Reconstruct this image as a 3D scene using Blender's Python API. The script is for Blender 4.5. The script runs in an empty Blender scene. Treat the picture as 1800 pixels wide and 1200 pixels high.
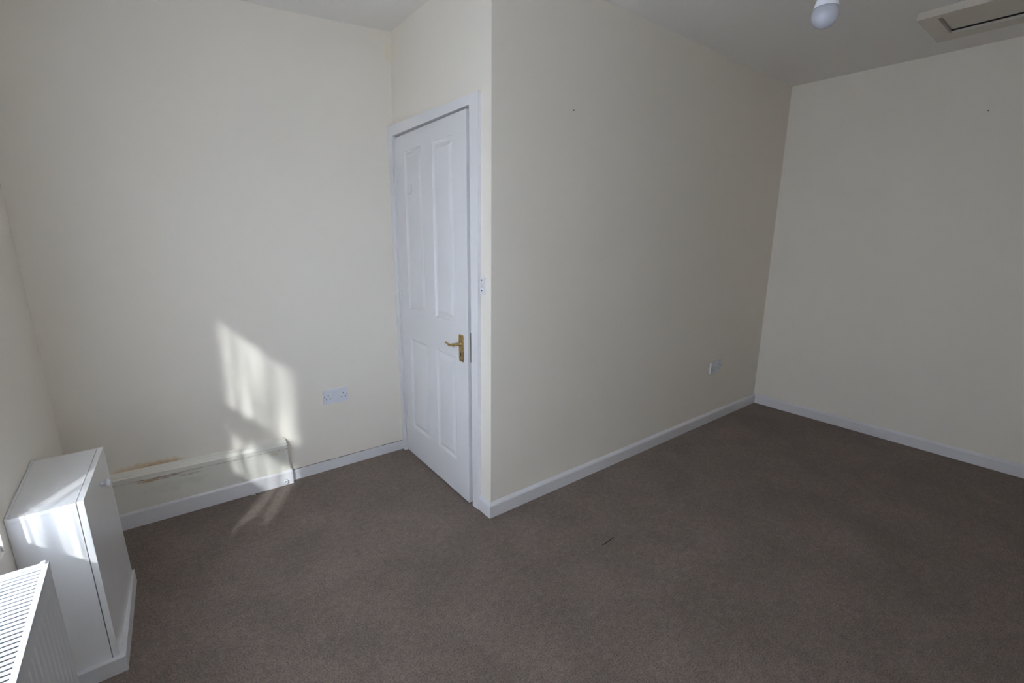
import bpy, bmesh, math, random
from mathutils import Vector, Matrix
random.seed(7)
scene = bpy.context.scene
C = scene.collection

# ------------------------------------------------------------------ camera, world, sun, exposure
YAW, PITCH, ROLL = -0.66222157, -0.23147624, 0.00791421
cy, sy = math.cos(YAW), math.sin(YAW)
cp, sp = math.cos(PITCH), math.sin(PITCH)
fwd = Vector((-sy*cp, cy*cp, sp))
rt = Vector((cy, sy, 0))
up = rt.cross(fwd)
a_ = math.cos(ROLL)*rt + math.sin(ROLL)*up
b_ = -math.sin(ROLL)*rt + math.cos(ROLL)*up
cam_d = bpy.data.cameras.new('camera')
cam = bpy.data.objects.new('camera', cam_d)
C.objects.link(cam)
mw = Matrix((a_, b_, -fwd)).transposed().to_4x4()
mw.translation = Vector((-1.22668514, -1.73885593, 1.42419261))
cam.matrix_world = mw
cam_d.sensor_width = 36
cam_d.lens = 817.909/1800*36
cam_d.clip_start = 0.02
scene.camera = cam

world = bpy.data.worlds.new('sky')
scene.world = world
world.use_nodes = True
wn = world.node_tree
bg = wn.nodes['Background']
bg.inputs['Color'].default_value = (0.72, 0.80, 1.0, 1)
bg.inputs['Strength'].default_value = 17.5

SUN = Vector((0.632, 1.0, -0.66)).normalized()
sd = bpy.data.lights.new('sun', 'SUN')
sd.energy = 12.0
sd.angle = math.radians(1.6)
sd.color = (0.95, 0.97, 1.0)
so = bpy.data.objects.new('sun', sd)
so.rotation_euler = SUN.to_track_quat('-Z', 'Y').to_euler()
so.location = (-6, -8, 6)
C.objects.link(so)

scene.view_settings.view_transform = 'Standard'
scene.view_settings.look = 'None'
scene.view_settings.gamma = 1
scene.view_settings.use_curve_mapping = False
scene.view_settings.exposure = 0.18
scene.cycles.max_bounces = 12
scene.cycles.diffuse_bounces = 8
scene.cycles.transparent_max_bounces = 12

# ------------------------------------------------------------------ materials
def new_mat(name):
    m = bpy.data.materials.new(name)
    m.use_nodes = True
    nt = m.node_tree
    return m, nt, nt.nodes['Principled BSDF']

def node(nt, typ, **kw):
    n = nt.nodes.new(typ)
    for k, v in kw.items():
        if k in n.inputs:
            n.inputs[k].default_value = v
        else:
            setattr(n, k, v)
    return n

def obj_coords(nt):
    return node(nt, 'ShaderNodeTexCoord').outputs['Object']

def paint(name, col, rough=0.6, var=0.03, bump=0.12, scale=60.0, spec=0.3, bdist=0.002):
    m, nt, p = new_mat(name)
    L = nt.links.new
    co = obj_coords(nt)
    n1 = node(nt, 'ShaderNodeTexNoise', Scale=2.2, Detail=5.0)
    L(co, n1.inputs['Vector'])
    mix = node(nt, 'ShaderNodeMix', data_type='RGBA')
    mix.inputs[6].default_value = (*[c*(1-var) for c in col], 1)
    mix.inputs[7].default_value = (*[min(1, c*(1+var)) for c in col], 1)
    L(n1.outputs['Fac'], mix.inputs[0])
    L(mix.outputs[2], p.inputs['Base Color'])
    p.inputs['Roughness'].default_value = rough
    p.inputs['Specular IOR Level'].default_value = spec
    n2 = node(nt, 'ShaderNodeTexNoise', Scale=scale, Detail=3.0)
    L(co, n2.inputs['Vector'])
    b = node(nt, 'ShaderNodeBump', Strength=bump, Distance=bdist)
    L(n2.outputs['Fac'], b.inputs['Height'])
    L(b.outputs['Normal'], p.inputs['Normal'])
    return m, nt, p, mix

CREAM = (0.80, 0.75, 0.672)
M_wall = paint('cream_wall_paint', CREAM, 0.65, 0.02, 0.10, 45)[0]
M_ceil = paint('white_ceiling_paint', (0.78, 0.755, 0.72), 0.8, 0.02, 0.35, 35)[0]
M_gloss = paint('white_gloss_paint', (0.77, 0.765, 0.785), 0.32, 0.015, 0.06, 90, 0.5)[0]
M_skirt = paint('white_skirting_paint', (0.72, 0.71, 0.73), 0.38, 0.05, 0.25, 70, 0.45)[0]
M_door = paint('white_door_paint', (0.74, 0.735, 0.75), 0.4, 0.01, 0.03, 140, 0.4)[0]
M_melamine = paint('white_melamine', (0.80, 0.795, 0.80), 0.16, 0.01, 0.02, 15, 0.5)[0]
M_rad = paint('white_radiator_enamel', (0.66, 0.665, 0.69), 0.3, 0.01, 0.02, 60, 0.5)[0]
M_plastic = paint('white_plastic', (0.72, 0.73, 0.78), 0.3, 0.0, 0.0, 60, 0.5)[0]
M_hatch = paint('aged_hatch_paint', (0.62, 0.57, 0.50), 0.5, 0.06, 0.15, 50, 0.3)[0]
M_boxing = paint('cream_boxing_paint', (0.78, 0.755, 0.68), 0.5, 0.03, 0.35, 28, 0.35)[0]
M_dark = paint('dark_gap', (0.03, 0.028, 0.027), 0.8, 0.2, 0.0)[0]
M_crack = paint('dirty_crack', (0.10, 0.085, 0.07), 0.9, 0.3, 0.0)[0]
M_thread = paint('dark_thread', (0.035, 0.022, 0.018), 0.9, 0.2, 0.0)[0]

def stained(name, base, spots, rough=0.65):
    """cream paint with damp stains: spots = (centre, half size, stain colour, threshold)"""
    m, nt, p, mix = paint(name, base, rough, 0.02, 0.10, 45)
    L = nt.links.new
    co = obj_coords(nt)
    cur = mix.outputs[2]
    for (c, h, col, th, sc) in spots:
        mp = node(nt, 'ShaderNodeMapping', vector_type='POINT')
        mp.inputs['Scale'].default_value = [1/x for x in h]
        mp.inputs['Location'].default_value = [-c[i]/h[i] for i in range(3)]
        L(co, mp.inputs['Vector'])
        ln = node(nt, 'ShaderNodeVectorMath', operation='LENGTH')
        L(mp.outputs[0], ln.inputs[0])
        ns = node(nt, 'ShaderNodeTexNoise', Scale=sc, Detail=8.0, Roughness=0.65)
        L(co, ns.inputs['Vector'])
        fall = node(nt, 'ShaderNodeMapRange')
        fall.inputs['From Min'].default_value = 1.0
        fall.inputs['From Max'].default_value = 0.35
        L(ln.outputs['Value'], fall.inputs['Value'])
        mul = node(nt, 'ShaderNodeMath', operation='MULTIPLY')
        L(fall.outputs[0], mul.inputs[0]); L(ns.outputs['Fac'], mul.inputs[1])
        st = node(nt, 'ShaderNodeMapRange')
        st.inputs['From Min'].default_value = th
        st.inputs['From Max'].default_value = th+0.22
        L(mul.outputs[0], st.inputs['Value'])
        mx = node(nt, 'ShaderNodeMix', data_type='RGBA')
        L(st.outputs[0], mx.inputs[0]); L(cur, mx.inputs[6])
        mx.inputs[7].default_value = (*col, 1)
        cur = mx.outputs[2]
    L(cur, p.inputs['Base Color'])
    return m

M_wall_stain = stained('cream_wall_paint_stained', CREAM, [
    ((-1.36, 0.99, 0.283), (0.26, 0.2, 0.055), (0.70, 0.57, 0.40), 0.23, 30),
    ((-1.30, 0.99, 0.287), (0.16, 0.2, 0.028), (0.58, 0.43, 0.29), 0.32, 55),
    ((-1.13, 0.99, 0.272), (0.10, 0.2, 0.020), (0.58, 0.42, 0.28), 0.38, 50),
    ((0.0, 0.99, 2.40), (0.05, 0.2, 0.13), (0.79, 0.72, 0.58), 0.34, 9),
])
M_box_stain = stained('cream_boxing_stained', (0.77, 0.745, 0.67), [
    ((-1.32, 0.95, 0.228), (0.17, 0.2, 0.020), (0.60, 0.44, 0.29), 0.34, 50),
    ((-1.20, 0.95, 0.212), (0.12, 0.2, 0.010), (0.52, 0.46, 0.38), 0.36, 60),
    ((-0.80, 0.95, 0.205), (0.06, 0.2, 0.03), (0.66, 0.58, 0.42), 0.40, 50),
    ((-1.25, 0.95, 0.17), (0.3, 0.2, 0.07), (0.71, 0.69, 0.62), 0.40, 20),
], 0.5)
# brass
M_brass, nt, p = new_mat('worn_brass')
p.inputs['Metallic'].default_value = 1.0
n = node(nt, 'ShaderNodeTexNoise', Scale=90.0, Detail=3.0)
nt.links.new(obj_coords(nt), n.inputs['Vector'])
r = node(nt, 'ShaderNodeMix', data_type='RGBA')
r.inputs[6].default_value = (0.30, 0.20, 0.07, 1)
r.inputs[7].default_value = (0.72, 0.55, 0.26, 1)
nt.links.new(n.outputs['Fac'], r.inputs[0])
nt.links.new(r.outputs[2], p.inputs['Base Color'])
p.inputs['Roughness'].default_value = 0.3

# bulb diffuser
M_bulb, nt, p = new_mat('opal_bulb_plastic')
p.inputs['Base Color'].default_value = (0.42, 0.42, 0.47, 1)
p.inputs['Roughness'].default_value = 0.22
p.inputs['Subsurface Weight'].default_value = 0.15
p.inputs['Subsurface Radius'].default_value = (0.01, 0.01, 0.01)

# carpet
M_carpet, nt, p = new_mat('taupe_carpet')
L = nt.links.new
co = obj_coords(nt)
nf = node(nt, 'ShaderNodeTexNoise', Scale=185.0, Detail=5.0, Roughness=0.75); L(co, nf.inputs['Vector'])
nm = node(nt, 'ShaderNodeTexNoise', Scale=38.0, Detail=6.0, Roughness=0.6); L(co, nm.inputs['Vector'])
nl = node(nt, 'ShaderNodeTexNoise', Scale=3.2, Detail=5.0, Roughness=0.6, Distortion=0.4); L(co, nl.inputs['Vector'])
rf = node(nt, 'ShaderNodeValToRGB')
rf.color_ramp.elements[0].position = 0.33; rf.color_ramp.elements[0].color = (0.070, 0.053, 0.043, 1)
rf.color_ramp.elements[1].position = 0.68; rf.color_ramp.elements[1].color = (0.300, 0.230, 0.186, 1)
L(nf.outputs['Fac'], rf.inputs['Fac'])
rm = node(nt, 'ShaderNodeMapRange'); rm.inputs['From Min'].default_value = 0.3; rm.inputs['From Max'].default_value = 0.7
rm.inputs['To Min'].default_value = 0.82; rm.inputs['To Max'].default_value = 1.14
L(nm.outputs['Fac'], rm.inputs['Value'])
rl = node(nt, 'ShaderNodeMapRange'); rl.inputs['From Min'].default_value = 0.35; rl.inputs['From Max'].default_value = 0.68
rl.inputs['To Min'].default_value = 0.86; rl.inputs['To Max'].default_value = 1.12
L(nl.outputs['Fac'], rl.inputs['Value'])
mu = node(nt, 'ShaderNodeMath', operation='MULTIPLY'); L(rm.outputs[0], mu.inputs[0]); L(rl.outputs[0], mu.inputs[1])
vm = node(nt, 'ShaderNodeVectorMath', operation='SCALE'); L(rf.outputs['Color'], vm.inputs[0]); L(mu.outputs[0], vm.inputs['Scale'])
L(vm.outputs[0], p.inputs['Base Color'])
p.inputs['Roughness'].default_value = 0.95
p.inputs['Specular IOR Level'].default_value = 0.1
p.inputs['Sheen Weight'].default_value = 0.15
p.inputs['Sheen Roughness'].default_value = 0.6
bp = node(nt, 'ShaderNodeBump', Strength=0.7, Distance=0.004)
ad = node(nt, 'ShaderNodeMath', operation='ADD'); L(nf.outputs['Fac'], ad.inputs[0]); L(nm.outputs['Fac'], ad.inputs[1])
L(ad.outputs[0], bp.inputs['Height']); L(bp.outputs['Normal'], p.inputs['Normal'])

# net curtain: woven voile, gathers let more or less light straight through
M_net, nt, p = new_mat('white_net_curtain')
L = nt.links.new
out = nt.nodes['Material Output']
co = obj_coords(nt)
mpn = node(nt, 'ShaderNodeMapping'); mpn.inputs['Scale'].default_value = (0, 1, 0.05); L(co, mpn.inputs['Vector'])
nn = node(nt, 'ShaderNodeTexNoise', Scale=27.0, Detail=3.0, Roughness=0.6); L(mpn.outputs[0], nn.inputs['Vector'])
tr = node(nt, 'ShaderNodeMapRange'); tr.inputs['From Min'].default_value = 0.40; tr.inputs['From Max'].default_value = 0.62
tr.inputs['To Min'].default_value = 0.04; tr.inputs['To Max'].default_value = 0.39
L(nn.outputs['Fac'], tr.inputs['Value'])
# the far half of the net is bunched double and lets no direct light through
sx = node(nt, 'ShaderNodeSeparateXYZ'); L(co, sx.inputs[0])
dn = node(nt, 'ShaderNodeMapRange'); dn.inputs['From Min'].default_value = -0.80; dn.inputs['From Max'].default_value = -0.70
dn.inputs['To Min'].default_value = 0.02; dn.inputs['To Max'].default_value = 1.0
L(sx.outputs['Y'], dn.inputs['Value'])
mt = node(nt, 'ShaderNodeMath', operation='MULTIPLY'); L(tr.outputs[0], mt.inputs[0]); L(dn.outputs[0], mt.inputs[1])
tb = node(nt, 'ShaderNodeBsdfTransparent')
tl = node(nt, 'ShaderNodeBsdfTranslucent'); tl.inputs['Color'].default_value = (0.9, 0.9, 0.9, 1)
df = node(nt, 'ShaderNodeBsdfDiffuse'); df.inputs['Color'].default_value = (0.85, 0.85, 0.85, 1)
m1 = node(nt, 'ShaderNodeMixShader'); m1.inputs[0].default_value = 0.5; L(tl.outputs[0], m1.inputs[1]); L(df.outputs[0], m1.inputs[2])
m2 = node(nt, 'ShaderNodeMixShader'); L(mt.outputs[0], m2.inputs[0]); L(m1.outputs[0], m2.inputs[1]); L(tb.outputs[0], m2.inputs[2])
L(m2.outputs[0], out.inputs['Surface'])

# window glass
M_glass, nt, p = new_mat('window_glass')
out = nt.nodes['Material Output']
g1 = node(nt, 'ShaderNodeBsdfGlossy'); g1.inputs['Roughness'].default_value = 0.02
t1 = node(nt, 'ShaderNodeBsdfTransparent'); t1.inputs['Color'].default_value = (0.96, 0.98, 0.97, 1)
lw = node(nt, 'ShaderNodeLayerWeight', Blend=0.5)
pw = node(nt, 'ShaderNodeMath', operation='POWER'); pw.inputs[1].default_value = 4.0
fr = node(nt, 'ShaderNodeMath', operation='MULTIPLY_ADD'); fr.inputs[1].default_value = 0.8; fr.inputs[2].default_value = 0.04
nt.links.new(lw.outputs['Facing'], pw.inputs[0]); nt.links.new(pw.outputs[0], fr.inputs[0])
ms = node(nt, 'ShaderNodeMixShader')
nt.links.new(fr.outputs[0], ms.inputs[0]); nt.links.new(t1.outputs[0], ms.inputs[1]); nt.links.new(g1.outputs[0], ms.inputs[2])
nt.links.new(ms.outputs[0], out.inputs['Surface'])

M_steel = paint('bare_steel_shaded', (0.22, 0.22, 0.22), 0.6, 0.05, 0.0)[0]  # unpainted steel, coloured darker so gaps between the grille slats read as shade
M_ground = paint('outdoor_paving', (0.34, 0.33, 0.31), 0.9, 0.1, 0.3, 12)[0]

# ------------------------------------------------------------------ helpers
def link(name, bm, mat, parent=None, smooth=False, **props):
    bmesh.ops.recalc_face_normals(bm, faces=bm.faces)
    me = bpy.data.meshes.new(name)
    bm.to_mesh(me); bm.free()
    if mat: me.materials.append(mat)
    if smooth:
        for f in me.polygons: f.use_smooth = True
    o = bpy.data.objects.new(name, me)
    C.objects.link(o)
    if parent: o.parent = parent
    for k, v in props.items(): o[k] = v
    return o

def share(name, me, parent, **props):
    o = bpy.data.objects.new(name, me)
    C.objects.link(o); o.parent = parent
    for k, v in props.items(): o[k] = v
    return o

def empty(name, label, cat, loc=(0, 0, 0), kind=None, group=None):
    o = bpy.data.objects.new(name, None)
    o.empty_display_size = 0.05
    o.location = loc
    C.objects.link(o)
    o['label'] = label; o['category'] = cat
    if kind: o['kind'] = kind
    if group: o['group'] = group
    return o

def hexa(bm, bot, top):
    """bot, top: four points each, same winding"""
    vb = [bm.verts.new(p) for p in bot]; vt = [bm.verts.new(p) for p in top]
    bm.faces.new(vb[::-1]); bm.faces.new(vt)
    for i in range(4):
        j = (i+1) % 4
        bm.faces.new((vb[i], vb[j], vt[j], vt[i]))

def box(bm, x0, y0, z0, x1, y1, z1):
    hexa(bm, [(x0, y0, z0), (x1, y0, z0), (x1, y1, z0), (x0, y1, z0)],
             [(x0, y0, z1), (x1, y0, z1), (x1, y1, z1), (x0, y1, z1)])

def bevel(bm, w, seg=2, ang=0.5):
    es = [e for e in bm.edges if len(e.link_faces) == 2 and e.calc_face_angle(0) > ang]
    bmesh.ops.bevel(bm, geom=es, offset=w, segments=seg, affect='EDGES', profile=0.5, clamp_overlap=True)

def prism(bm, ring_a, ring_b):
    """joins two equal rings (lists of 3-D points) with faces and caps"""
    va = [bm.verts.new(p) for p in ring_a]; vb = [bm.verts.new(p) for p in ring_b]
    n = len(va)
    bm.faces.new(va[::-1]); bm.faces.new(vb)
    for i in range(n):
        j = (i+1) % n
        bm.faces.new((va[i], va[j], vb[j], vb[i]))

def lathe(bm, prof, seg=28, cx=0, cyy=0, cap=True):
    rings = []
    for r, z in prof:
        if r < 1e-5:
            rings.append([bm.verts.new((cx, cyy, z))])
        else:
            rings.append([bm.verts.new((cx+r*math.cos(2*math.pi*i/seg), cyy+r*math.sin(2*math.pi*i/seg), z)) for i in range(seg)])
    for a, b in zip(rings, rings[1:]):
        for i in range(seg):
            j = (i+1) % seg
            if len(a) == 1 and len(b) == 1: continue
            if len(a) == 1: bm.faces.new((a[0], b[i], b[j]))
            elif len(b) == 1: bm.faces.new((a[i], a[j], b[0]))
            else: bm.faces.new((a[i], a[j], b[j], b[i]))
    if cap:
        if len(rings[0]) > 1: bm.faces.new(rings[0][::-1])
        if len(rings[-1]) > 1: bm.faces.new(rings[-1])

def tube(bm, pts, rads, seg=10):
    pts = [Vector(p) for p in pts]
    rings = []
    prev = None
    for i, p in enumerate(pts):
        t = (pts[min(i+1, len(pts)-1)] - pts[max(i-1, 0)]).normalized()
        ref = Vector((0, 0, 1)) if abs(t.z) < 0.9 else Vector((1, 0, 0))
        u = t.cross(ref).normalized(); v = t.cross(u)
        rings.append([bm.verts.new(p + rads[i]*(math.cos(2*math.pi*k/seg)*u + math.sin(2*math.pi*k/seg)*v)) for k in range(seg)])
    for a, b in zip(rings, rings[1:]):
        for i in range(seg):
            j = (i+1) % seg
            bm.faces.new((a[i], a[j], b[j], b[i]))
    bm.faces.new(rings[0][::-1]); bm.faces.new(rings[-1])

def new(): return bmesh.new()

def struct(name, bm, mat, label, cat, **kw):
    return link(name, bm, mat, None, kw.pop('smooth', False), kind='structure', label=label, category=cat)

# ------------------------------------------------------------------ shell
H = 2.50
XE, XD = -1.635, 2.79          # window wall, far right wall
YF = -2.55                     # wall behind the camera
YA0, YA1 = 0.988, 1.000        # left back wall at the door end and at the window end
LA = 1.64

bm = new(); box(bm, XE-0.25, YF-0.1, -0.12, XD+0.1, 1.3, 0.0)
struct('floor', bm, M_carpet, 'brown taupe fitted carpet covering the whole room floor', 'carpet')

# ceiling: gently uneven plaster, sagging a little along the left back wall
bm = new()
xs = [XE-0.2, -1.2, -0.6, -0.26, 0.02, 0.4, 1.2, 2.0, XD+0.06]
ys = [YF-0.06, -1.8, -1.1, -0.5, 0.008, 0.5, 1.05]
def cz(x, y):
    z = H
    if x < 0.02 and y > 0.3:
        t = min(1, (0.02-x)/0.62)
        z -= 0.04*t*min(1, (y-0.3)/0.6)
    return z
vg = {}
for i, x in enumerate(xs):
    for j, y in enumerate(ys):
        vg[i, j] = (bm.verts.new((x, y, cz(x, y))), bm.verts.new((x, y, H+0.15)))
for i in range(len(xs)-1):
    for j in range(len(ys)-1):
        for k in (0, 1):
            bm.faces.new((vg[i, j][k], vg[i+1, j][k], vg[i+1, j+1][k], vg[i, j+1][k]))
for i in range(len(xs)-1):
    for j in (0, len(ys)-1):
        bm.faces.new((vg[i, j][0], vg[i+1, j][0], vg[i+1, j][1], vg[i, j][1]))
for j in range(len(ys)-1):
    for i in (0, len(xs)-1):
        bm.faces.new((vg[i, j][0], vg[i, j+1][0], vg[i, j+1][1], vg[i, j][1]))
struct('ceiling', bm, M_ceil, 'plain white plastered ceiling over the empty room', 'ceiling')

ZT = H+0.02
# left back wall (sockets, boxing)
bm = new()
hexa(bm, [(XE-0.2, YA1, -0.02), (0.0, YA0, -0.02), (0.15, 1.15, -0.02), (XE-0.2, 1.15, -0.02)],
         [(XE-0.2, YA1, ZT), (0.02, YA0, ZT), (0.15, 1.15, ZT), (XE-0.2, 1.15, ZT)])
struct('wall_back_left', bm, M_wall_stain, 'cream wall with sunlight patch and damp stains left of the door', 'wall')

# door wall: pieces round the opening
bm = new()
# between corner and door frame, above frame, sliver at the far side
hexa(bm, [(0.0, 0.0, -0.02), (0.10, -0.0004, -0.02), (0.10, 0.115, -0.02), (0.0, 0.115, -0.02)],
         [(0.006, -0.008, ZT), (0.10, -0.0075, ZT), (0.10, 0.115, ZT), (0.006, 0.115, ZT)])
hexa(bm, [(0.0048, 0.115, 1.975), (0.10, 0.115, 1.975), (0.10, 1.0, 1.975), (0.006, 1.0, 1.975)],
         [(0.006, 0.115, ZT), (0.10, 0.115, ZT), (0.10, 1.0, ZT), (0.022, 1.0, ZT)])
struct('wall_door_side', bm, M_wall, 'narrow cream wall holding the white panelled door', 'wall')

# main back wall
bm = new()
hexa(bm, [(0.10, -0.0004, -0.02), (XD+0.1, -0.012, -0.02), (XD+0.1, 0.1, -0.02), (0.10, 0.1, -0.02)],
         [(0.10, -0.0075, ZT), (XD+0.1, 0.006, ZT), (XD+0.1, 0.1, ZT), (0.10, 0.1, ZT)])
struct('wall_back', bm, M_wall, 'long plain cream wall right of the door with one socket', 'wall')

# far right wall
bm = new()
hexa(bm, [(XD, 0.1, -0.02), (XD+0.008, YF-0.1, -0.02), (XD+0.1, YF-0.1, -0.02), (XD+0.1, 0.1, -0.02)],
         [(XD-0.008, 0.1, ZT), (XD-0.018, YF-0.1, ZT), (XD+0.1, YF-0.1, ZT), (XD+0.1, 0.1, ZT)])
struct('wall_right', bm, M_wall, 'shaded plain cream wall on the far right', 'wall')

VX0, VX1, VZ0, VZ1 = -1.25, -0.66, 0.85, 1.95      # opening of the added, unseen window behind the camera
bm = new()
box(bm, XE-0.17, YF-0.17, -0.02, VX0, YF, ZT)
box(bm, VX1, YF-0.17, -0.02, XD+0.1, YF, ZT)
box(bm, VX0, YF-0.17, -0.02, VX1, YF, VZ0)
box(bm, VX0, YF-0.17, VZ1, VX1, YF, ZT)
struct('wall_front', bm, M_wall, 'plain cream wall behind the viewpoint', 'wall')
bm = new()
box(bm, 0.55, 0.1, -0.02, 0.62, 1.15, ZT); box(bm, 0.1, 1.08, -0.02, 0.6, 1.15, ZT)
struct('wall_hallway', bm, M_wall, 'hallway wall hidden beyond the door', 'wall')

# window wall with its opening
WY0, WY1, WZ0, WZ1 = -1.60, -0.03, 0.570, 1.87
WM0, WM1 = -0.83, -0.76      # mullion
bm = new()
xo = XE-0.17
box(bm, xo, YF-0.1, -0.02, XE, WY0, ZT)
box(bm, xo, WY1, -0.02, XE, 1.1, ZT)
box(bm, xo, WY0, -0.02, XE, WY1, WZ0)
box(bm, xo, WY0, WZ1, XE, WY1, ZT)
struct('wall_left', bm, M_wall, 'cream window wall at the left edge behind radiator and cabinet', 'wall')

# window
win = empty('window_1', 'white framed window above the radiator, just out of view', 'window', (XE-0.11, -0.43, WZ0), kind='structure')
def child(name, bm, mat, parent, **kw):
    o = link(name, bm, mat, None, kw.pop('smooth', False), **kw)
    o.parent = parent
    o.matrix_parent_inverse = Matrix.Translation(-Vector(parent.location))
    return o
fx0, fx1 = XE-0.14, XE-0.08
bm = new(); box(bm, fx0, WY0, WZ0, fx1, WY0+0.07, WZ1); bevel(bm, .004); child('window_jamb', bm, M_gloss, win)
bm = new(); box(bm, fx0, WY1-0.06, WZ0, fx1, WY1, WZ1); bevel(bm, .004); child('window_jamb', bm, M_gloss, win)
bm = new(); box(bm, fx0, WY0+.07, 1.80, fx1, WY1-.06, WZ1); bevel(bm, .004); child('window_head', bm, M_gloss, win)
bm = new(); box(bm, fx0, WY0+.07, WZ0, fx1, WY1-.06, 0.635); bevel(bm, .004); child('window_rail', bm, M_gloss, win)
bm = new(); box(bm, fx0, WY0+.07, 1.185, fx1, WM0, 1.285); bevel(bm, .004); child('window_transom', bm, M_gloss, win)
bm = new(); box(bm, fx0, WM1, 1.185, fx1, WY1-.06, 1.285); bevel(bm, .004); child('window_transom', bm, M_gloss, win)
bm = new(); box(bm, fx0, WM0, .635, fx1, WM1, 1.80); bevel(bm, .004); child('window_mullion', bm, M_gloss, win)
for z0, z1 in ((.635, 1.185), (1.285, 1.80)):
    for y0, y1 in ((WY0+.07, WM0), (WM1, WY1-.06)):
        bm = new(); box(bm, XE-0.114, y0, z0, XE-0.110, y1, z1); child('window_pane', bm, M_glass, win)
bm = new(); box(bm, fx1, WY0+.002, WZ0+.001, XE-0.005, WY1-.002, WZ0+0.02); bevel(bm, .003); child('window_sill', bm, M_gloss, win)

# assumed window added behind the camera as unseen fill light
fill_win = empty('fill_window', 'white framed window added behind the viewpoint for fill light, unseen', 'window', (-.8, YF-.11, VZ0), kind='structure')
gy0, gy1 = YF-.14, YF-.08
for (x0, z0, x1, z1, nm_) in ((VX0, VZ0, VX0+.06, VZ1, 'window_jamb'), (VX1-.06, VZ0, VX1, VZ1, 'window_jamb'), (VX0+.06, VZ1-.06, VX1-.06, VZ1, 'window_head'), (VX0+.06, VZ0, VX1-.06, VZ0+.06, 'window_rail')):
    bm = new(); box(bm, x0, gy0, z0, x1, gy1, z1); bevel(bm, .004); child(nm_, bm, M_gloss, fill_win)
bm = new(); box(bm, VX0+.06, YF-0.114, VZ0+.06, VX1-.06, YF-0.110, VZ1-.06); child('window_pane', bm, M_glass, fill_win)
bm = new(); box(bm, VX0+.002, gy1, VZ0+.001, VX1-.002, YF-0.005, VZ0+0.02); bevel(bm, .003); child('window_sill', bm, M_gloss, fill_win)
bm = new()
cols = []
for i in range(301):
    x = VX0+.01 + (VX1-VX0-.02)*i/300
    y = YF-0.045 + 0.010*math.sin(x*2*math.pi/0.05)
    cols.append([bm.verts.new((x, y, z)) for z in (VZ0+.03, VZ1-.02)])
for a, b in zip(cols, cols[1:]): bm.faces.new((a[0], b[0], b[1], a[1]))
link('net_curtain', bm, M_net, None, True, label='closely gathered white net curtain of the unseen window added behind the viewpoint', category='curtain')  # curtain of the added window, lets its light in without direct sun

# net curtain in the reveal
bm = new()
N = 640
cols = []
for i in range(N+1):
    t = i/N
    y = WY0+.01 + t*(WY1-WY0-.02)
    ph = y*2*math.pi/0.062 + 1.3*math.sin(y*17) + .7*math.sin(y*41)
    x = XE-0.045 + 0.009*math.sin(ph) + 0.003*math.sin(2.3*ph)
    cols.append([bm.verts.new((x, y, z)) for z in (0.61, 0.95, 1.40, 1.84)])
for a, b in zip(cols, cols[1:]):
    for k in range(3): bm.faces.new((a[k], b[k], b[k+1], a[k+1]))
net = link('net_curtain', bm, M_net, None, True, label='sheer white net curtain gathered in the window recess out of view', category='curtain')
bm = new(); tube(bm, [(XE-.045, WY0+.001, 1.842), (XE-.045, WY1-.001, 1.842)], [.006, .006])
child('curtain_wire', bm, M_gloss, net)

# ground outside
bm = new(); box(bm, -60, -60, -0.5, 60, 60, -0.3)
link('ground_outside', bm, M_ground, None, kind='structure', label='grey paved ground outside the window', category='ground')

# ------------------------------------------------------------------ skirting
def prof(h, t):   # (depth from wall, height)
    return [(0, 0), (t, 0), (t, h*0.80), (t*0.85, h*0.86), (t*0.35, h*0.97), (0, h)]

bm = new()
pr = prof(0.079, 0.017)
prism(bm, [(-d, -d, z) for d, z in pr], [(XD-d+0.001, -0.012-d, z) for d, z in pr])
struct('baseboard_back', bm, M_skirt, 'white skirting board along the long back wall', 'skirting board')
bm = new()
prism(bm, [(-d-.001, -d, z) for d, z in pr], [(-d-.001, 0.087, z) for d, z in pr])
struct('baseboard_door_side', bm, M_skirt, 'short white skirting return between door frame and corner', 'skirting board')
bm = new()
pr = prof(0.080, 0.017)
prism(bm, [(XD-d+.001, -0.012-d, z) for d, z in pr], [(XD+0.007-d, YF, z) for d, z in pr])
struct('baseboard_right', bm, M_skirt, 'white skirting board along the shaded far right wall', 'skirting board')
# low, rough skirting left of the door
bm = new()
n = 24
ra = []
for i in range(n+1):
    x = -0.715 + (0.715-0.030)*i/n
    h = 0.062 - 0.004*(i/n) + random.uniform(-.0012, .0012)
    yw = YA0 + (YA1-YA0)*(-x/LA)
    ra.append([bm.verts.new(p) for p in ((x, yw+.002, 0), (x, yw-.010, 0), (x, yw-.009, h-.003), (x, yw-.006, h), (x, yw+.002, h))])
for a, b in zip(ra, ra[1:]):
    for k in range(5):
        bm.faces.new((a[k], b[k], b[(k+1) % 5], a[(k+1) % 5]))
bm.faces.new(ra[0]); bm.faces.new(ra[-1][::-1])
bb = struct('baseboard_back_left', bm, M_skirt, 'low rough white skirting strip between boxing and door', 'skirting board')
# dark crack between it and the plaster
bm = new()
pts, rad = [], []
for i in range(41):
    x = -0.715 + 0.69*i/40
    yw = YA0 + (YA1-YA0)*(-x/LA)
    pts.append((x, yw-.0035, 0.0640-.004*(i/40)+random.uniform(-.001, .001))); rad.append(random.uniform(.0007, .0022))
tube(bm, pts, rad, 5)
link('crack', bm, M_crack, bb, label='dark crack along the skirting top')
bm = new()
prism(bm, [(XE+d, 0.62, z) for d, z in pr], [(XE+d, 0.97, z) for d, z in pr])
struct('baseboard_left', bm, M_skirt, 'white skirting on the window wall hidden behind the cabinet', 'skirting board')

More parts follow.
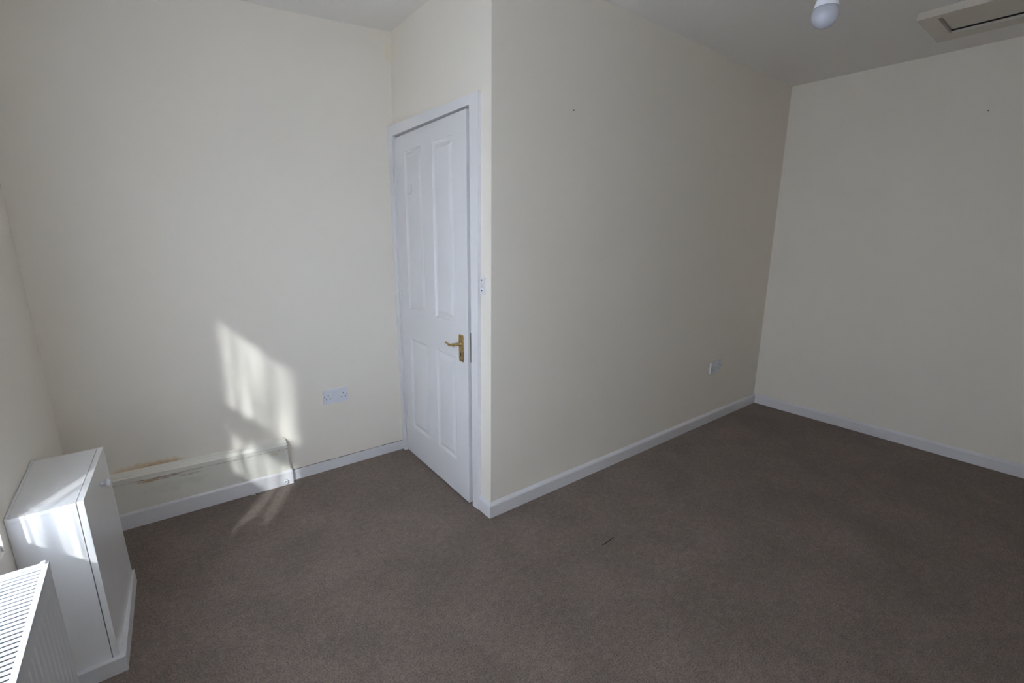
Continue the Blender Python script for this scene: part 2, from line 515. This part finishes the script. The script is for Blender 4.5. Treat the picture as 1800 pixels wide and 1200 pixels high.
# ------------------------------------------------------------------ pipe boxing at the foot of the left back wall
def by(x, off):       # y of a boxing face at x, off = distance in front of .952 line
    return 0.952 - 0.030*(x+0.72) + off
XB0, XB1 = XE+0.002, -0.738
box_e = empty('pipe_boxing', 'low cream painted boxing with stained top along the left back wall', 'boxing', (-1.2, 0.97, 0))
# leaning front panel
bm = new()
hexa(bm, [(XB0, by(XB0, .010), .06), (XB1+.010, by(XB1, .010), .06), (XB1+.010, YA0+.005, .06), (XB0, YA1+.002, .06)],
         [(XB0, by(XB0, -.004), .243), (XB1, by(XB1, -.004), .222), (XB1, YA0+.005, .222), (XB0, YA1+.002, .243)])
child('front_panel', bm, M_box_stain, box_e)
# top board with moulded upper edge
bm = new()
def tring(x, z0, z1):
    y = by(x, 0)
    yb = YA0 + (YA1-YA0)*(-x/LA) + .002
    return [(x, yb, z0), (x, y-.011, z0), (x, y-.013, z1-.016), (x, y-.007, z1-.009), (x, y-.006, z1-.005), (x, y+.000, z1), (x, y+.012, z1+.001), (x, y+.016, z1+.005), (x, yb, z1+.009)]
prism(bm, tring(XB0, .2465, .288), tring(XB1, .2250, .264))
child('top_board', bm, M_boxing, box_e)
# hairline crack under the board
bm = new()
pts, rad = [], []
for i in range(61):
    t = i/60; x = XB0 + (XB1-XB0)*t
    pts.append((x, by(x, -.0055), .2450-.0215*t+random.uniform(-.0008, .0008))); rad.append(random.uniform(.0009, .0026))
tube(bm, pts, rad, 5)
child('crack', bm, M_crack, box_e, label='dark crack under the top board')
# skirting nailed on the boxing
bm = new()
def sring(x, xo=0):
    y = by(x, 0)
    return [(x, y+.030, 0), (x, y, 0), (x, y, .074), (x, y+.003, .081), (x, y+.012, .087), (x, y+.030, .088)]
prism(bm, sring(XB0), sring(-.7215))
child('skirting', bm, M_skirt, box_e, label='white skirting board')
# white clip ring near its end
bm = new()
seg = 20
cxr, czr = -.764, .024
rr = []
for i in range(seg):
    a = 2*math.pi*i/seg
    rr.append([bm.verts.new((cxr+r_*math.cos(a), y_, czr+r_*math.sin(a))) for r_, y_ in ((.0040, .953), (.0046, .9425), (.0090, .9390), (.0138, .9425), (.0145, .954))])
for i in range(seg):
    a, b = rr[i], rr[(i+1) % seg]
    for k in range(4): bm.faces.new((a[k], b[k], b[k+1], a[k+1]))
    bm.faces.new((a[4], b[4], b[0], a[0]))
ring = link('cable_clip', bm, M_plastic, None, True, label='small round white clip with dark hole on the boxing skirting', category='clip')
bm = new()
lathe(bm, [(0, 0), (.0044, 0), (.0044, .004), (0, .004)], 14)
bmesh.ops.rotate(bm, verts=bm.verts, cent=(0, 0, 0), matrix=Matrix.Rotation(math.radians(90), 3, 'X'))
bmesh.ops.translate(bm, verts=bm.verts, vec=(cxr, .952, czr))
link('clip_hole', bm, M_dark, ring, label='dark centre hole')

# ------------------------------------------------------------------ door
door = empty('door_1', 'white four panel door, slightly ajar, with brass lever handle', 'door', (0, 0.5, 0), kind='structure')
# frame: right jamb (flares a little upward), left jamb, head
FB, FT = -0.022, -0.012          # face of the frame at floor and at head
bm = new()
hexa(bm, [(FB, .089, 0), (.10, .089, 0), (.10, .137, 0), (FB, .137, 0)],
         [(FT, .069, 2.008), (.10, .069, 2.008), (.10, .141, 2.008), (FT, .141, 2.008)])
bevel(bm, .003); child('door_jamb', bm, M_gloss, door)
bm = new()
hexa(bm, [(-.027, .951, 0), (.10, .957, 0), (.10, .9868, 0), (-.027, .9868, 0)],
         [(-.028, .922, 2.004), (.10, .938, 2.004), (.10, .9868, 2.004), (-.028, .9868, 2.004)])
bevel(bm, .003); child('door_jamb', bm, M_gloss, door)
bm = new()
hexa(bm, [(FT-.0005, .140, 1.967), (.099, .140, 1.967), (.099, .926, 1.947), (-.0283, .926, 1.947)],
         [(FT-.0005, .140, 2.0078), (.099, .140, 2.0078), (.099, .926, 2.0042), (-.0283, .926, 2.0042)])
bevel(bm, .0025); child('door_head', bm, M_gloss, door)
bm = new()
box(bm, .027, .118, 0, .07, .150, 1.955); box(bm, .027, .905, 0, .07, .950, 1.955); box(bm, .027, .118, 1.935, .07, .950, 1.958)
child('door_stop', bm, M_gloss, door)

def LD(z):                     # the leaf is slightly twisted: further open at the foot
    hp = Vector((-.012, .949-.0125*z, 0)); lp = Vector((-.033+.0065*z, .153-.0015*z, 0))
    d = (lp-hp).normalized()
    return d, Vector((d.y, -d.x, 0))
def LP(u, z, d=0.0):           # point on the leaf: u from hinge, d outwards into the room
    D, NRM = LD(z)
    k = 1 - .0125*z/.80
    return Vector((-.012, .949-.0125*z, z + .014*(u/.797)*(z/1.94))) + D*u*k + NRM*d
LW, LZ0, LZ1, LT = .797, .012, 1.938, .035
us = [0, .117, .335, .455, .667, LW]
zs = [LZ0, .205, .787, .967, 1.852, LZ1]
holes = {(1, 1), (3, 1), (1, 3), (3, 3)}
bm = new()
fv = {(i, j): bm.verts.new(LP(u, z)) for i, u in enumerate(us) for j, z in enumerate(zs)}
bv = {(i, j): bm.verts.new(LP(u, z, -LT)) for i, u in enumerate(us) for j, z in enumerate(zs)}
for i in range(5):
    for j in range(5):
        if (i, j) not in holes:
            bm.faces.new((fv[i, j], fv[i+1, j], fv[i+1, j+1], fv[i, j+1]))
        bm.faces.new((bv[i, j], bv[i, j+1], bv[i+1, j+1], bv[i+1, j]))
for i in range(5):
    for j in (0, 5): bm.faces.new((fv[i, j], fv[i+1, j], bv[i+1, j], bv[i, j]))
    for k in (0, 5): bm.faces.new((fv[k, i], fv[k, i+1], bv[k, i+1], bv[k, i]))
leaf = child('door_leaf', bm, M_door, door)
def lchild(name, bm, mat, **kw):
    o = link(name, bm, mat, None, kw.pop('smooth', False), **kw)
    o.parent = leaf
    o.matrix_parent_inverse = Matrix.Identity(4)
    return o
for (i, j) in sorted(holes):
    bm = new()
    u0, u1, z0, z1 = us[i], us[i+1], zs[j], zs[j+1]
    prev = None
    # quirk, hollow, raised field
    for ins, dep in ((0, 0), (.002, -.004), (.010, -.0110), (.018, -.0115), (.022, -.0070), (.038, -.0005), (.041, -.0003)):
        r_ = [bm.verts.new(LP(u, z, dep)) for u, z in ((u0+ins, z0+ins), (u1-ins, z0+ins), (u1-ins, z1-ins), (u0+ins, z1-ins))]
        if prev:
            for k in range(4): bm.faces.new((prev[k], prev[(k+1) % 4], r_[(k+1) % 4], r_[k]))
        prev = r_
    bm.faces.new(prev)
    lchild('door_panel', bm, M_door)
# leaf children are in world coordinates already: undo the parent offset of door_leaf
# (door_leaf itself has matrix_parent_inverse, so its local space equals world space)

def on_leaf(bm, u, z, d):
    D, NRM = LD(z)
    M = Matrix((D, Vector((0, 0, 1)), NRM)).transposed().to_4x4()
    M.translation = LP(u, z, d)
    bmesh.ops.transform(bm, matrix=M, verts=bm.verts)
# brass plate with shaped ends
bm = new()
w, h = .0215, .0705
outl = [(-w, -h+.006), (-w+.004, -h), (w-.004, -h), (w, -h+.006), (w, h-.006), (w-.004, h), (-w+.004, h), (-w, h-.006)]
prism(bm, [(x, z, -.0005) for x, z in outl], [(x*.9, z*.975, .0045) for x, z in outl])
on_leaf(bm, .733, .8445, 0)
lchild('handle_plate', bm, M_brass, label='long brass backplate')
bm = new()
for zz in (.062, -.062):
    b2 = [(.0028*math.cos(k*math.pi/4), zz+.0028*math.sin(k*math.pi/4)) for k in range(8)]
    prism(bm, [(x, z, .003) for x, z in b2], [(x, z, .0058) for x, z in b2])
on_leaf(bm, .733, .8445, 0)
lchild('plate_screws', bm, M_dark)
bm = new()
kh = [(.0042*math.cos(a), .006+.0042*math.sin(a)) for a in [math.radians(x) for x in range(-50, 231, 40)]] + [(-.0025, -.010), (.0025, -.010)]
prism(bm, [(x, z, .003) for x, z in kh], [(x, z, .0054) for x, z in kh])
on_leaf(bm, .733, .812, 0)
lchild('keyhole', bm, M_dark)
# scrolled lever
bm = new()
lathe(bm, [(.0125, .003), (.0125, .009), (.0095, .013), (.0075, .020), (.0075, .040), (.0095, .046), (.0090, .052), (0, .054)], 18)
pts = [(0, 0, .045), (-.018, -.002, .046), (-.034, -.006, .045), (-.048, -.009, .044), (-.058, -.007, .043), (-.066, -.003, .043), (-.074, -.003, .043), (-.083, -.003, .043), (-.089, -.001, .043)]
tube(bm, pts, [.0070, .0062, .0068, .0080, .0066, .0042, .0048, .0068, .0040], 12)
on_leaf(bm, .733, .867, 0)
lchild('lever_handle', bm, M_brass, smooth=True, label='scrolled brass lever')
# dark lock forend on the closing edge
bm = new()
p0 = [LP(LW, z, d) for z, d in ((.782, -.014), (.782, -.027), (.931, -.027), (.931, -.014))]
D_ = LD(.85)[0]
prism(bm, [tuple(p - D_*.001) for p in p0], [tuple(p + D_*.0015) for p in p0])
lchild('lock_edge_plate', bm, M_dark, label='dark metal lock plate on the door edge')
# stuck-on hook on the upper left panel
bm = new()
tube(bm, [(0, .030, .003), (0, .012, .004), (0, -.006, .006), (-.002, -.018, .014), (-.002, -.020, .022), (-.002, -.012, .027)], [.003, .0045, .0055, .0055, .0045, .003], 8)
on_leaf(bm, .207, 1.640, -.002)
lchild('coat_hook', bm, M_door, smooth=True, label='small white painted hook')
# hinges
me = None
for zc in (1.742, 1.022, .307):
    bm = new()
    yk = .944-.0125*zc
    z = -.050
    for k in range(5):
        lathe(bm, [(.0058, z+.0008), (.0058, z+.0188)], 12); z += .020
    lathe(bm, [(.0030, -.053), (.0030, .053)], 8)
    bmesh.ops.translate(bm, verts=bm.verts, vec=(-.0230, yk-.019, zc))
    box(bm, -.022, yk-.020, zc-.049, -.0125, yk-.018, zc+.049)
    child('hinge', bm, M_gloss, door)

# bolt keeper on the wall beside the door frame
bm = new(); box(bm, -.012, .036, 1.140, .004, .0655, 1.218); bevel(bm, .003)
keep = link('bolt_keeper', bm, M_gloss, None, label='small white painted latch keeper beside the door frame', category='latch')
for zz in (1.158, 1.205):
    bm = new()
    lathe(bm, [(.0032, -.0142), (.0032, -.012)], 10, 0, 0)
    for v in bm.verts:
        x, y, z = v.co; v.co = (z, .050+x, zz+y)
    link('screw', bm, M_crack, keep, label='dark screw head')
bm = new(); box(bm, -.0205, .040, 1.172, -.0125, .056, 1.192); bevel(bm, .002)
link('keeper_staple', bm, M_gloss, keep)

# ------------------------------------------------------------------ double sockets
def socket(label, org, ux, nrm):
    """ux: unit vector to the right of the plate, nrm: out of the wall"""
    e = empty('double_socket', label, 'socket', org, group='white double wall sockets')
    ux = Vector(ux); nrm = Vector(nrm); uz = Vector((0, 0, 1))
    M = Matrix((ux, uz, nrm)).transposed().to_4x4()
    def put(name, bm, mat, **kw):
        bmesh.ops.transform(bm, matrix=M, verts=bm.verts)
        o = link(name, bm, mat, None, **kw); o.parent = e
        return o
    bm = new()
    w, h = .073, .043
    prism(bm, [(-w, -h, -.003), (w, -h, -.003), (w, h, -.003), (-w, h, -.003)],
              [(-w, -h, .0085), (w, -h, .0085), (w, h, .0085), (-w, h, .0085)])
    bevel(bm, .003, 2)
    put('socket_plate', bm, M_plastic)
    for s in (-1, 1):
        bm = new(); x = .012*s
        prism(bm, [(x-.009, .006, .008), (x+.009, .006, .008), (x+.009, .030, .008), (x-.009, .030, .008)],
                  [(x-.008, .007, .0095), (x+.008, .007, .0095), (x+.008, .029, .0125), (x-.008, .029, .0125)])
        put('rocker_switch', bm, M_plastic)
        bm = new(); xc = .044*s
        for (dx, dz, a, b) in ((0, .009, .0019, .0042), (-.0112, -.013, .0034, .0021), (.0112, -.013, .0034, .0021)):
            prism(bm, [(xc+dx-a, dz-b, .006), (xc+dx+a, dz-b, .006), (xc+dx+a, dz+b, .006), (xc+dx-a, dz+b, .006)],
                      [(xc+dx-a, dz-b, .0089), (xc+dx+a, dz-b, .0089), (xc+dx+a, dz+b, .0089), (xc+dx-a, dz+b, .0089)])
        put('pin_holes', bm, M_dark)
        bm = new()
        lathe(bm, [(.0030, .006), (.0030, .0090), (.0015, .0093)], 10, .0655*s, .001)
        put('screw', bm, M_crack)
    return e
socket('white double socket on the left back wall beside the door', (-.437, YA0+.0025, .4625), (1, 0, 0), (0, -1, 0))
socket('white double socket low on the long shaded back wall', (2.080, -.0085, .4385), (1, 0, 0), (0, -1, 0))

# ------------------------------------------------------------------ cabinet
cab = empty('meter_cabinet', 'small white boxed-in cabinet with knobbed door against the window wall', 'cabinet', (-1.54, .24, 0))
ctn, ctf = (-1.4870, .020), (-1.4620, .446)       # carcass front edge at the top (near, far)
cbn, cbf = (-1.4880, .046), (-1.4590, .505)       # and at the bottom
xb = XE+.001
zt = .635
def cface(a, b):  # side panel helper
    pass
# near side panel
bm = new()
hexa(bm, [(xb, cbn[1], .0), (cbn[0], cbn[1], .0), (cbn[0], cbn[1]+.014, .0), (xb, cbn[1]+.014, .0)],
         [(xb, ctn[1], zt-.0135), (ctn[0], ctn[1], zt-.0135), (ctn[0], ctn[1]+.014, zt-.0135), (xb, ctn[1]+.014, zt-.0135)])
child('side_panel', bm, M_melamine, cab)
bm = new()
hexa(bm, [(xb, cbf[1]-.014, .0), (cbf[0], cbf[1]-.014, .0), (cbf[0], cbf[1], .0), (xb, cbf[1], .0)],
         [(xb, ctf[1]-.014, zt-.0135), (ctf[0], ctf[1]-.014, zt-.0135), (ctf[0], ctf[1], zt-.0135), (xb, ctf[1], zt-.0135)])
child('side_panel', bm, M_melamine, cab)
bm = new()
hexa(bm, [(xb, ctn[1]-.001, zt-.0125), (ctn[0], ctn[1]-.001, zt-.0125), (ctf[0], ctf[1]+.001, zt-.0125), (xb, ctf[1]+.001, zt-.0125)],
         [(xb, ctn[1]-.001, zt), (ctn[0], ctn[1]-.001, zt), (ctf[0], ctf[1]+.001, zt), (xb, ctf[1]+.001, zt)])
bevel(bm, .0012, 1)
child('top_panel', bm, M_melamine, cab)
# scribing bead at the wall
bm = new(); tube(bm, [(xb+.003, .02, zt+.001), (xb+.003, .45, zt+.001)], [.004, .004], 8)
child('wall_bead', bm, M_gloss, cab)
# door
bm = new()
g0, th = .0022, .0155
def dpt(c, out, z, dy=0): return (c[0]+out, c[1]+dy, z)
hexa(bm, [dpt(cbn, g0, .03), dpt(cbn, g0+th, .03), dpt(cbf, g0+th, .03), dpt(cbf, g0, .03)],
         [dpt(ctn, g0, zt+.001, -.001), dpt(ctn, g0+th, zt+.001, -.001), dpt(ctf, g0+th, zt+.001), dpt(ctf, g0, zt+.001)])
bevel(bm, .0045, 3)
cdoor = child('cabinet_door', bm, M_melamine, cab)
bm = new()
lathe(bm, [(.0095, 0), (.0082, .006), (.0075, .011), (.0105, .015), (.0138, .018), (.0145, .021), (.0132, .024), (.008, .0262), (0, .027)], 22)
bmesh.ops.rotate(bm, verts=bm.verts, cent=(0, 0, 0), matrix=Matrix.Rotation(math.radians(90), 3, 'Y'))
bmesh.ops.translate(bm, verts=bm.verts, vec=(-1.4565, .280, .563))
k = link('door_knob', bm, M_plastic, None, True, label='round white knob'); k.parent = cdoor
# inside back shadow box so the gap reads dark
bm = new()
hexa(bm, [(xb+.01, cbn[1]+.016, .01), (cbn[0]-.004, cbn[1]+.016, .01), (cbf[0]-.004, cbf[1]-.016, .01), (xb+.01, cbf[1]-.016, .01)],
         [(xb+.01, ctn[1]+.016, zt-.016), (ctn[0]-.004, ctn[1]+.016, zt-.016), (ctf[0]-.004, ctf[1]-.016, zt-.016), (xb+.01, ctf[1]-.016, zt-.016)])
child('inner_shade_block', bm, M_dark, cab, label='dark block standing in for shade inside the cabinet')
# plinth
pn, pf = (-1.454, .026), (-1.434, .520)
bm = new()
hexa(bm, [(pn[0]-.020, pn[1]+.018, 0), (pn[0], pn[1], 0), (pf[0], pf[1], 0), (pf[0]-.020, pf[1], 0)],
         [(pn[0]-.020, pn[1]+.018, .055), (pn[0], pn[1], .055), (pf[0]-.001, pf[1], .055), (pf[0]-.021, pf[1], .055)])
bevel(bm, .0015, 1)
child('plinth', bm, M_skirt, cab)
bm = new()
hexa(bm, [(xb, pn[1]-.003, 0), (pn[0]-.0005, pn[1], 0), (pn[0]-.0195, pn[1]+.018, 0), (xb, pn[1]+.018, 0)],
         [(xb, pn[1]-.003, .055), (pn[0]-.0005, pn[1], .055), (pn[0]-.0195, pn[1]+.018, .055), (xb, pn[1]+.018, .055)])
bevel(bm, .0015, 1)
child('plinth', bm, M_skirt, cab)

# ------------------------------------------------------------------ radiator
RX0, RX1 = -1.612, -1.520
RY1, RY0 = -.232, -1.35
RZ0, RZ1 = .16, .612
rad = empty('radiator', 'white convector radiator with slatted top grille under the window', 'radiator', ((RX0+RX1)/2, -.8, RZ0))
# ribbed front panel
bm = new()
pitch = .0333
xs_ = []
y = RY1-.022
prof_pts = [(RY1, -.004), (RY1-.004, 0), (RY1-.020, 0)]
while y-pitch > RY0+.02:
    prof_pts += [(y, 0), (y-.006, -.0016), (y-.012, -.0016), (y-.018, 0)]
    y -= pitch
prof_pts += [(RY0+.004, 0), (RY0, -.004)]
def rib_rows(z, k): return [bm.verts.new((RX1-.006+ (dx*k) , yy, z)) for yy, dx in prof_pts]
rows = [rib_rows(RZ0, 0), rib_rows(RZ0+.012, 0)]
rows += [[bm.verts.new((RX1+dx*1.0, yy, RZ0+.03)) for yy, dx in prof_pts],
         [bm.verts.new((RX1+dx*1.0, yy, RZ1-.055)) for yy, dx in prof_pts],
         [bm.verts.new((RX1, yy, RZ1-.040)) for yy, dx in prof_pts],
         [bm.verts.new((RX1, yy, RZ1-.012)) for yy, dx in prof_pts],
         [bm.verts.new((RX1-.004, yy, RZ1-.006)) for yy, dx in prof_pts]]
back = [[bm.verts.new((RX1-.0085, yy, zz)) for yy, dx in prof_pts] for zz in (RZ0, RZ1-.006)]
for a, b in zip(rows, rows[1:]):
    for i in range(len(a)-1): bm.faces.new((a[i], a[i+1], b[i+1], b[i]))
for i in range(len(prof_pts)-1):
    bm.faces.new((back[0][i], back[0][i+1], back[1][i+1], back[1][i]))
    bm.faces.new((rows[0][i], rows[0][i+1], back[0][i+1], back[0][i]))
    bm.faces.new((rows[-1][i], rows[-1][i+1], back[1][i+1], back[1][i]))
for idx in (0, -1):
    bm.faces.new([r_[idx] for r_ in rows] + [back[1][idx], back[0][idx]])
child('front_panel', bm, M_rad, rad)
bm = new(); box(bm, RX0+.002, RY0, RZ0, RX0+.010, RY1, RZ1-.012); child('back_panel', bm, M_steel, rad)
bm = new()
for i in range(34):
    yy = RY1-.03-i*pitch
    box(bm, RX0+.012, yy-.0006, RZ0+.01, RX1-.012, yy+.0006, RZ1-.03)
child('convector_fins', bm, M_steel, rad)
for yy in (RY1, RY0+.0015):
    bm = new(); box(bm, RX0+.001, yy-.0015, RZ0, RX1-.003, yy, RZ1-.004); child('side_panel', bm, M_rad, rad)
# top grille
bm = new()
for (x0, y0, x1, y1) in ((RX0, RY0, RX0+.007, RY1), (RX1-.010, RY0, RX1+.001, RY1), (RX0+.007, RY1-.016, RX1-.010, RY1), (RX0+.007, RY0, RX1-.010, RY0+.016)):
    box(bm, x0, y0, RZ1-.004, x1, y1, RZ1)
box(bm, RX1-.001, RY0, RZ1-.016, RX1+.001, RY1, RZ1-.0005)
grille = child('top_grille', bm, M_rad, rad)
bm = new()
# one slat, tilted blade, origin at its centre
hexa(bm, [(RX0+.007, -.0036, -.0030), (RX1-.010, -.0036, -.0030), (RX1-.010, .0030, -.0012), (RX0+.007, .0030, -.0012)],
         [(RX0+.007, -.0036, -.0016), (RX1-.010, -.0036, -.0016), (RX1-.010, .0030, .0002), (RX0+.007, .0030, .0002)])
tmp = bpy.data.meshes.new('slat'); bm.to_mesh(tmp); bm.free(); tmp.materials.append(M_rad)
yy = RY1-.0225
i = 0
while yy > RY0+.02:
    o = share('slat', tmp, grille)
    o.location = (0, yy, RZ1-.0006)
    yy -= .0150; i += 1
# end cap pin, bracket feet and valve
bm = new()
lathe(bm, [(.006, 0), (.006, .006), (.004, .008)], 12)
bmesh.ops.translate(bm, verts=bm.verts, vec=(RX1-.008, RY1-.008, RZ1-.0005))
child('corner_plug', bm, M_rad, rad)
bm = new()
tube(bm, [(-1.560, RY1+.0, RZ0+.04), (-1.560, RY1+.030, RZ0+.04)], [.008, .008], 12)
tube(bm, [(-1.560, RY1+.030, RZ0+.055), (-1.560, RY1+.030, 0.0)], [.0085, .0085], 12)
child('valve', bm, M_rad, rad)
bm = new(); tube(bm, [(-1.560, RY0, RZ0+.04), (-1.560, RY0-.03, RZ0+.04), (-1.560, RY0-.032, 0)], [.008, .008, .008], 12)
child('pipe', bm, M_rad, rad)

# ------------------------------------------------------------------ pendant bulb
px_, py_ = .208, -1.170
pend = empty('pendant_light', 'bare white bulb hanging from its ceiling flex', 'light', (px_, py_, H))
bm = new(); lathe(bm, [(.036, H), (.036, H-.008), (.028, H-.022), (.010, H-.026), (.004, H-.034)], 28, px_, py_); child('ceiling_rose', bm, M_plastic, pend, smooth=True)
bm = new(); tube(bm, [(px_, py_, H-.03), (px_, py_, 2.085)], [.003, .003], 8); child('flex', bm, M_plastic, pend)
bm = new(); lathe(bm, [(.004, 2.098), (.010, 2.090), (.0165, 2.075), (.0175, 2.045), (.020, 2.042), (.020, 2.032), (.0165, 2.030)], 24, px_, py_); child('lamp_holder', bm, M_plastic, pend, smooth=True)
bm = new()
pr_ = []
for i in range(15):
    a = -math.pi/2 + (math.pi/2+.42)*i/14
    pr_.append((.0300*math.cos(a), 1.9605+.0300*math.sin(a)))
pr_[0] = (0, pr_[0][1])
pr_[-1] = (.0272, pr_[-1][1]+.004)
lathe(bm, pr_, 32, px_, py_)
bulb = child('bulb', bm, M_bulb, pend, smooth=True, label='opal globe')
bm = new(); zs0 = pr_[-1][1]
lathe(bm, [(.0268, zs0), (.0282, zs0+.0008), (.0276, zs0+.002), (.0235, zs0+.016), (.0175, zs0+.036), (.0150, zs0+.048), (.0135, zs0+.058)], 32, px_, py_)
c_ = link('bulb_base', bm, M_plastic, None, True, label='smooth white bulb neck'); c_.parent = bulb

# ------------------------------------------------------------------ loft hatch
hx0, hx1, hy1, hy0 = 1.988, 2.425, -.893, -1.62
ix0, ix1, iy1, iy0 = 2.035, 2.322, -.965, -1.55
zf = 2.467
hat = empty('loft_hatch', 'timber framed loft hatch in the ceiling at top right', 'hatch', ((hx0+hx1)/2, (hy0+hy1)/2, H))
for (x0, y0, x1, y1) in ((hx0, hy0, ix0, hy1), (ix1, hy0, hx1, hy1)):
    bm = new(); box(bm, x0, y0, zf, x1, y1, H+.012); bevel(bm, .002, 1); child('frame_board', bm, M_hatch, hat)
for (y0, y1) in ((iy1, hy1), (hy0, iy0)):
    bm = new(); box(bm, ix0+.0005, y0, zf+.0006, ix1-.0005, y1, H+.012); bevel(bm, .002, 1); child('frame_board', bm, M_hatch, hat)
bm = new(); box(bm, ix0+.005, iy0+.004, zf+.016, ix1-.018, iy1-.006, zf+.026); child('hatch_lid', bm, M_hatch, hat)
bm = new(); box(bm, ix0+.0005, iy0+.0005, zf+.0265, ix1-.0005, iy1-.0005, zf+.031); box(bm, ix1-.0015, iy0+.0005, zf+.0125, ix1-.0002, iy1-.0005, zf+.0265); child('lid_shade_strips', bm, M_dark, hat, label='dark strips standing in for the shaded gap round the lid')  # dark pieces put where the gap round the lid falls in shade

# ------------------------------------------------------------------ small things
bm = new(); tube(bm, [(.277, -.505, .002), (.305, -.506, .003), (.340, -.502, .003), (.373, -.499, .002)], [.001, .002, .0018, .0008], 6)
link('thread', bm, M_thread, None, label='short dark thread lying on the carpet right of the door corner', category='thread')
bm = new(); tube(bm, [(-.940, .948, .002), (-.928, .946, .004), (-.922, .938, .004)], [.0012, .0022, .0026], 6)
link('paint_flake', bm, M_plastic, None, label='tiny white flake on the carpet by the boxing skirting', category='flake')
def nail(org, nrm, label):
    bm = new(); lathe(bm, [(.0032, -.001), (.0032, .0035), (.0015, .0042)], 10)
    M = Vector(nrm).to_track_quat('Z', 'Y').to_matrix().to_4x4(); M.translation = Vector(org)
    bmesh.ops.transform(bm, matrix=M, verts=bm.verts)
    link('wall_nail', bm, M_crack, None, label=label, category='nail')
nail((.488, -.0045, 1.992), (0, -1, 0), 'small nail head high on the long back wall')
nail((2.7755, -1.11, 2.133), (-1, 0, 0), 'small dark nail head high on the far right wall')
